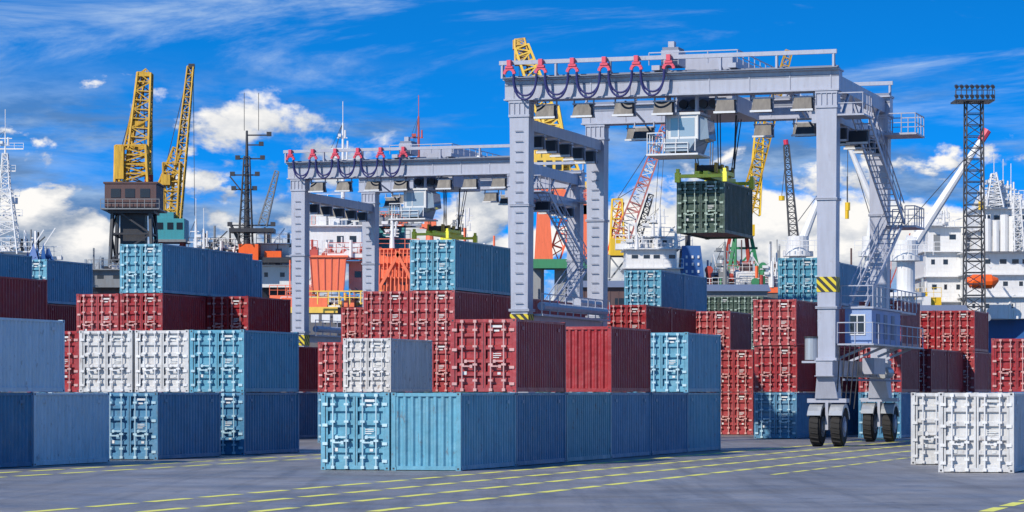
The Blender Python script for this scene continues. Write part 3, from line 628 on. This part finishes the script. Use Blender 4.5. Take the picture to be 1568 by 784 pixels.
for (x0,x1,yt,D,k) in ((1080,1175,446,262,'grey'),(-40,60,430,262,'grey'),(880,960,440,268,'brown'),(1370,1480,478,262,'brown')):
    mb=MB(); X0=S(x0,0,D).x;X1=S(x1,0,D).x;Z=S(0,yt,D).z
    mb.box(X0,X1,D,D+5,0,Z,k); mb.hexa([(X0-.3,D-.4,Z),(X1+.3,D-.4,Z),(X1+.3,D+5.4,Z),(X0-.3,D+5.4,Z),(X0-.3,D+2.3,Z+.7),(X1+.3,D+2.3,Z+.7),(X1+.3,D+2.7,Z+.7),(X0-.3,D+2.7,Z+.7)],'crdk')
    n=int((X1-X0)/1.6)
    for i in range(n):
        for z in (Z-1.3,Z-3.4): mb.box(X0+.5+i*1.6,X0+1.4+i*1.6,D-.03,D+.02,z-.5,z+.3,'glass')
    for i in range(n*2): mb.box(X0+i*.8,X0+i*.8+.06,D-.05,D-.005,0,Z-.1,k)
    mb.obj('quay_warehouse')

# ------------------------------------------------------------------ ground, water, markings
m,nt,b=newmat('asphalt'); N=nt.nodes;L=nt.links
tc=N.new('ShaderNodeTexCoord')
def noise(scale,det=8,ro=.6,vec=None,dist=0):
    n=N.new('ShaderNodeTexNoise'); n.inputs['Scale'].default_value=scale; n.inputs['Detail'].default_value=det; n.inputs['Roughness'].default_value=ro; n.inputs['Distortion'].default_value=dist
    L.new(vec or tc.outputs['Object'],n.inputs['Vector']); return n.outputs[0]
cr=N.new('ShaderNodeValToRGB'); e=cr.color_ramp.elements; e[0].position=.35; e[0].color=(.14,.138,.145,1); e[1].position=.68; e[1].color=(.26,.257,.268,1)
L.new(noise(.16,10,.65),cr.inputs[0])
mpg=N.new('ShaderNodeMapping'); mpg.inputs['Rotation'].default_value=(0,0,A); mpg.inputs['Scale'].default_value=(1.3,.05,1); L.new(tc.outputs['Object'],mpg.inputs[0])
r=N.new('ShaderNodeMapRange'); r.inputs[1].default_value=.48;r.inputs[2].default_value=.70;r.inputs[4].default_value=.65
L.new(noise(1.0,6,.6,mpg.outputs[0]),r.inputs[0])
mx=N.new('ShaderNodeMix'); mx.data_type='RGBA'; L.new(r.outputs[0],mx.inputs[0]); L.new(cr.outputs[0],mx.inputs[6]); mx.inputs[7].default_value=(.095,.094,.10,1)
r=N.new('ShaderNodeMapRange'); r.inputs[1].default_value=.58;r.inputs[2].default_value=.66;r.inputs[4].default_value=.5; L.new(noise(.6,7,.6),r.inputs[0])
mx2=N.new('ShaderNodeMix'); mx2.data_type='RGBA'; L.new(r.outputs[0],mx2.inputs[0]); L.new(mx.outputs[2],mx2.inputs[6]); mx2.inputs[7].default_value=(.085,.083,.088,1)
g_=N.new('ShaderNodeMapRange'); g_.inputs[1].default_value=.3;g_.inputs[2].default_value=.7;g_.inputs[3].default_value=.75;g_.inputs[4].default_value=1.25; L.new(noise(9,6,.8),g_.inputs[0])
mm=N.new('ShaderNodeVectorMath'); mm.operation='SCALE'; L.new(mx2.outputs[2],mm.inputs[0]); L.new(g_.outputs[0],mm.inputs['Scale'])
L.new(mm.outputs[0],b.inputs['Base Color'])
rg=N.new('ShaderNodeMapRange'); rg.inputs[1].default_value=.4;rg.inputs[2].default_value=.65;rg.inputs[3].default_value=.45;rg.inputs[4].default_value=.75; L.new(noise(.35,6,.6),rg.inputs[0]); L.new(rg.outputs[0],b.inputs['Roughness'])
bp=N.new('ShaderNodeBump'); bp.inputs['Strength'].default_value=.3; bp.inputs['Distance'].default_value=.02; L.new(noise(25,5,.7),bp.inputs['Height']); L.new(bp.outputs[0],b.inputs['Normal'])
M['asphalt']=m
m,nt,b=newmat('harbor_water'); N=nt.nodes;L=nt.links; tc=N.new('ShaderNodeTexCoord')
b.inputs['Base Color'].default_value=(.02,.05,.07,1); b.inputs['Roughness'].default_value=.12
bp=N.new('ShaderNodeBump'); bp.inputs['Strength'].default_value=.6; bp.inputs['Distance'].default_value=.2; L.new(noise(.8,6,.6),bp.inputs['Height']); L.new(bp.outputs[0],b.inputs['Normal']); M['water']=m
mb=MB(); mb.poly([(-4000,-400,0),(4000,-400,0),(4000,6000,0),(-4000,6000,0)],'asphalt'); mb.obj('ground')
mb=MB(); mb.poly([(-3000,280,.02),(3000,280,.02),(3000,2500,.02),(-3000,2500,.02)],'water'); mb.obj('water')
mb=MB(); mb.box(-600,600,277,280,0.001,.15,'crdk'); mb.obj('quay_edge')
M['line']=paint('road_yellow',(.85,.80,.05),.6,.5,(.40,.37,.10),rnd=0,streak=False)
mb=MB()
def dashes(v,u0,u1,per=3.15,dl=2.35,w=.34):
    u=u0
    while u<u1:
        mb.poly([UV(u,v-w/2,.005),UV(u,v+w/2,.005),UV(u+dl,v+w/2,.005),UV(u+dl,v-w/2,.005)],'line'); u+=per
for i,v in enumerate((-44.25,-42.0,-29.2,-26.9,-24.6,-22.2,-9.4)): dashes(v,52+i*.9,230)
dashes(-20.0,90,230,w=.2)
mb.obj('lane_marking',fix=False)
M['trees']=paint('far_trees',(.05,.08,.05),.9,.5,(.03,.05,.04))
mb=MB(); x=-320
while x<320:
    h=R.uniform(5,11); w=R.uniform(5,9); y=560+R.uniform(-10,10)
    pts=[(x+w*math.cos(t*.7854)*R.uniform(.7,1.1),y+w*.6*math.sin(t*.7854),0) for t in range(8)]
    for t in range(8):
        a=pts[t];b_=pts[(t+1)%8]; mb.poly([a,b_,(b_[0]*.5+x*.5,b_[1]*.5+y*.5,h*R.uniform(.8,1.1)),(a[0]*.5+x*.5,a[1]*.5+y*.5,h)],'trees')
    x+=w*.7
mb.obj('distant_treeline',fix=False)

# ------------------------------------------------------------------ light + sky
az=math.atan2(-.64,-.768); el=math.radians(36)
sd=Vector((math.sin(az)*math.cos(el),math.cos(az)*math.cos(el),math.sin(el)))
li=bpy.data.lights.new('sun','SUN'); li.energy=4.9; li.angle=math.radians(.5); li.color=(1,.91,.78)
lo=bpy.data.objects.new('sun',li); lo.rotation_euler=sd.to_track_quat('Z','Y').to_euler(); sc.collection.objects.link(lo)
w=bpy.data.worlds.new('World'); sc.world=w; w.use_nodes=True; nt=w.node_tree; N=nt.nodes; L=nt.links
bg=N['Background']; STR=.12; bg.inputs['Strength'].default_value=STR
tc=N.new('ShaderNodeTexCoord'); sep=N.new('ShaderNodeSeparateXYZ'); L.new(tc.outputs['Generated'],sep.inputs[0])
def mth(op,a,b_=None,c=None,cl=False):
    n=N.new('ShaderNodeMath'); n.operation=op; n.use_clamp=cl
    for i,x in enumerate((a,b_,c)):
        if x is None: continue
        if isinstance(x,(int,float)): n.inputs[i].default_value=x
        else: L.new(x,n.inputs[i])
    return n.outputs[0]
def comb(x,y,z):
    n=N.new('ShaderNodeCombineXYZ')
    for i,q in enumerate((x,y,z)):
        if isinstance(q,(int,float)): n.inputs[i].default_value=q
        else: L.new(q,n.inputs[i])
    return n.outputs[0]
def mr(v,a,b_,c=0.,d=1.,smooth=True):
    n=N.new('ShaderNodeMapRange'); n.interpolation_type='SMOOTHSTEP' if smooth else 'LINEAR'
    L.new(v,n.inputs[0])
    for i,q in enumerate((a,b_,c,d)):
        if isinstance(q,(int,float)): n.inputs[i+1].default_value=q
        else: L.new(q,n.inputs[i+1])
    return n.outputs[0]
def nz(vec,s,det=8,ro=.55,dist=0.):
    n=N.new('ShaderNodeTexNoise'); n.inputs['Scale'].default_value=s; n.inputs['Detail'].default_value=det; n.inputs['Roughness'].default_value=ro; n.inputs['Distortion'].default_value=dist
    L.new(vec,n.inputs['Vector']); return n.outputs[0]
def mixc(f,a,b_):
    n=N.new('ShaderNodeMix'); n.data_type='RGBA'
    L.new(f,n.inputs[0])
    for i,q in ((6,a),(7,b_)):
        if isinstance(q,tuple): n.inputs[i].default_value=(*[t/STR for t in q],1)
        else: L.new(q,n.inputs[i])
    return n.outputs[2]
X,Y,Z=sep.outputs
sky=N.new('ShaderNodeTexSky'); sky.sky_type='NISHITA'; sky.sun_disc=False; sky.sun_elevation=el; sky.sun_rotation=az%(2*math.pi)
L.new(comb(X,Y,mth('MULTIPLY_ADD',Z,3.0,.18)),sky.inputs['Vector'])
tint=N.new('ShaderNodeVectorMath'); tint.operation='MULTIPLY'; L.new(sky.outputs[0],tint.inputs[0]); tint.inputs[1].default_value=(.03,1.10,2.15)
col=tint.outputs[0]
# high wisps
wv=comb(mth('MULTIPLY_ADD',Z,2.0,mth('MULTIPLY',X,.8)),Y,mth('MULTIPLY_ADD',X,-.7,mth('MULTIPLY',Z,4.2)))
n1=nz(wv,6.5,11,.64,.5); col=mixc(mth('MULTIPLY',mr(n1,.50,.78),mth('MULTIPLY',mr(Z,.05,.11),.9)),col,(.66,.80,.93))
# grey-blue stratus
sv_=comb(X,Y,mth('MULTIPLY',Z,4.2)); n2=nz(sv_,8.5,10,.6,.25)
band=mth('MULTIPLY',mr(Z,-.01,.03),mr(Z,.118,.085))
sthr=mr(X,-.18,.18,.38,.52,False)
col=mixc(mth('MULTIPLY',mr(n2,sthr,mth('ADD',sthr,.16)),mth('MULTIPLY',band,.85)),col,mixc(mr(nz(sv_,24,8,.62),.38,.66),(.12,.23,.43),(.38,.52,.71)))
# cumulus
def cumulus(col,sc_,zs,off,zlo,zhi,tlo,thi,seed):
    cv=comb(mth('ADD',X,seed),Y,mth('MULTIPLY',Z,zs)); a=nz(cv,sc_,10,.56,.15)
    cv2=comb(mth('ADD',X,seed-off*.5),Y,mth('MULTIPLY_ADD',Z,zs,off)); b2=nz(cv2,sc_,10,.56,.15)
    thr=mr(Z,zlo,zhi,tlo,thi,False)
    al=mr(a,thr,mth('ADD',thr,.06))
    lit=mth('MULTIPLY_ADD',mth('SUBTRACT',a,b2),4.6,.48,True)
    return mixc(al,col,mixc(lit,(.22,.31,.46),(1.0,.98,.95)))
col=cumulus(col,15,1.7,.022,.055,.115,.48,.64,3.1)
col=cumulus(col,24,1.8,.013,.045,.105,.45,.66,0.0)
L.new(col,bg.inputs['Color'])

cam=bpy.data.cameras.new('camera'); co=bpy.data.objects.new('camera',cam); sc.collection.objects.link(co)
co.location=(0,0,EYE); co.rotation_euler=(math.radians(90),0,0)
cam.sensor_width=36; cam.lens=36*F/PW; cam.shift_y=(HZ-392)/PW; cam.clip_start=.5; cam.clip_end=9000
sc.camera=co
sc.view_settings.view_transform='Standard'; sc.view_settings.look='None'; sc.view_settings.exposure=0
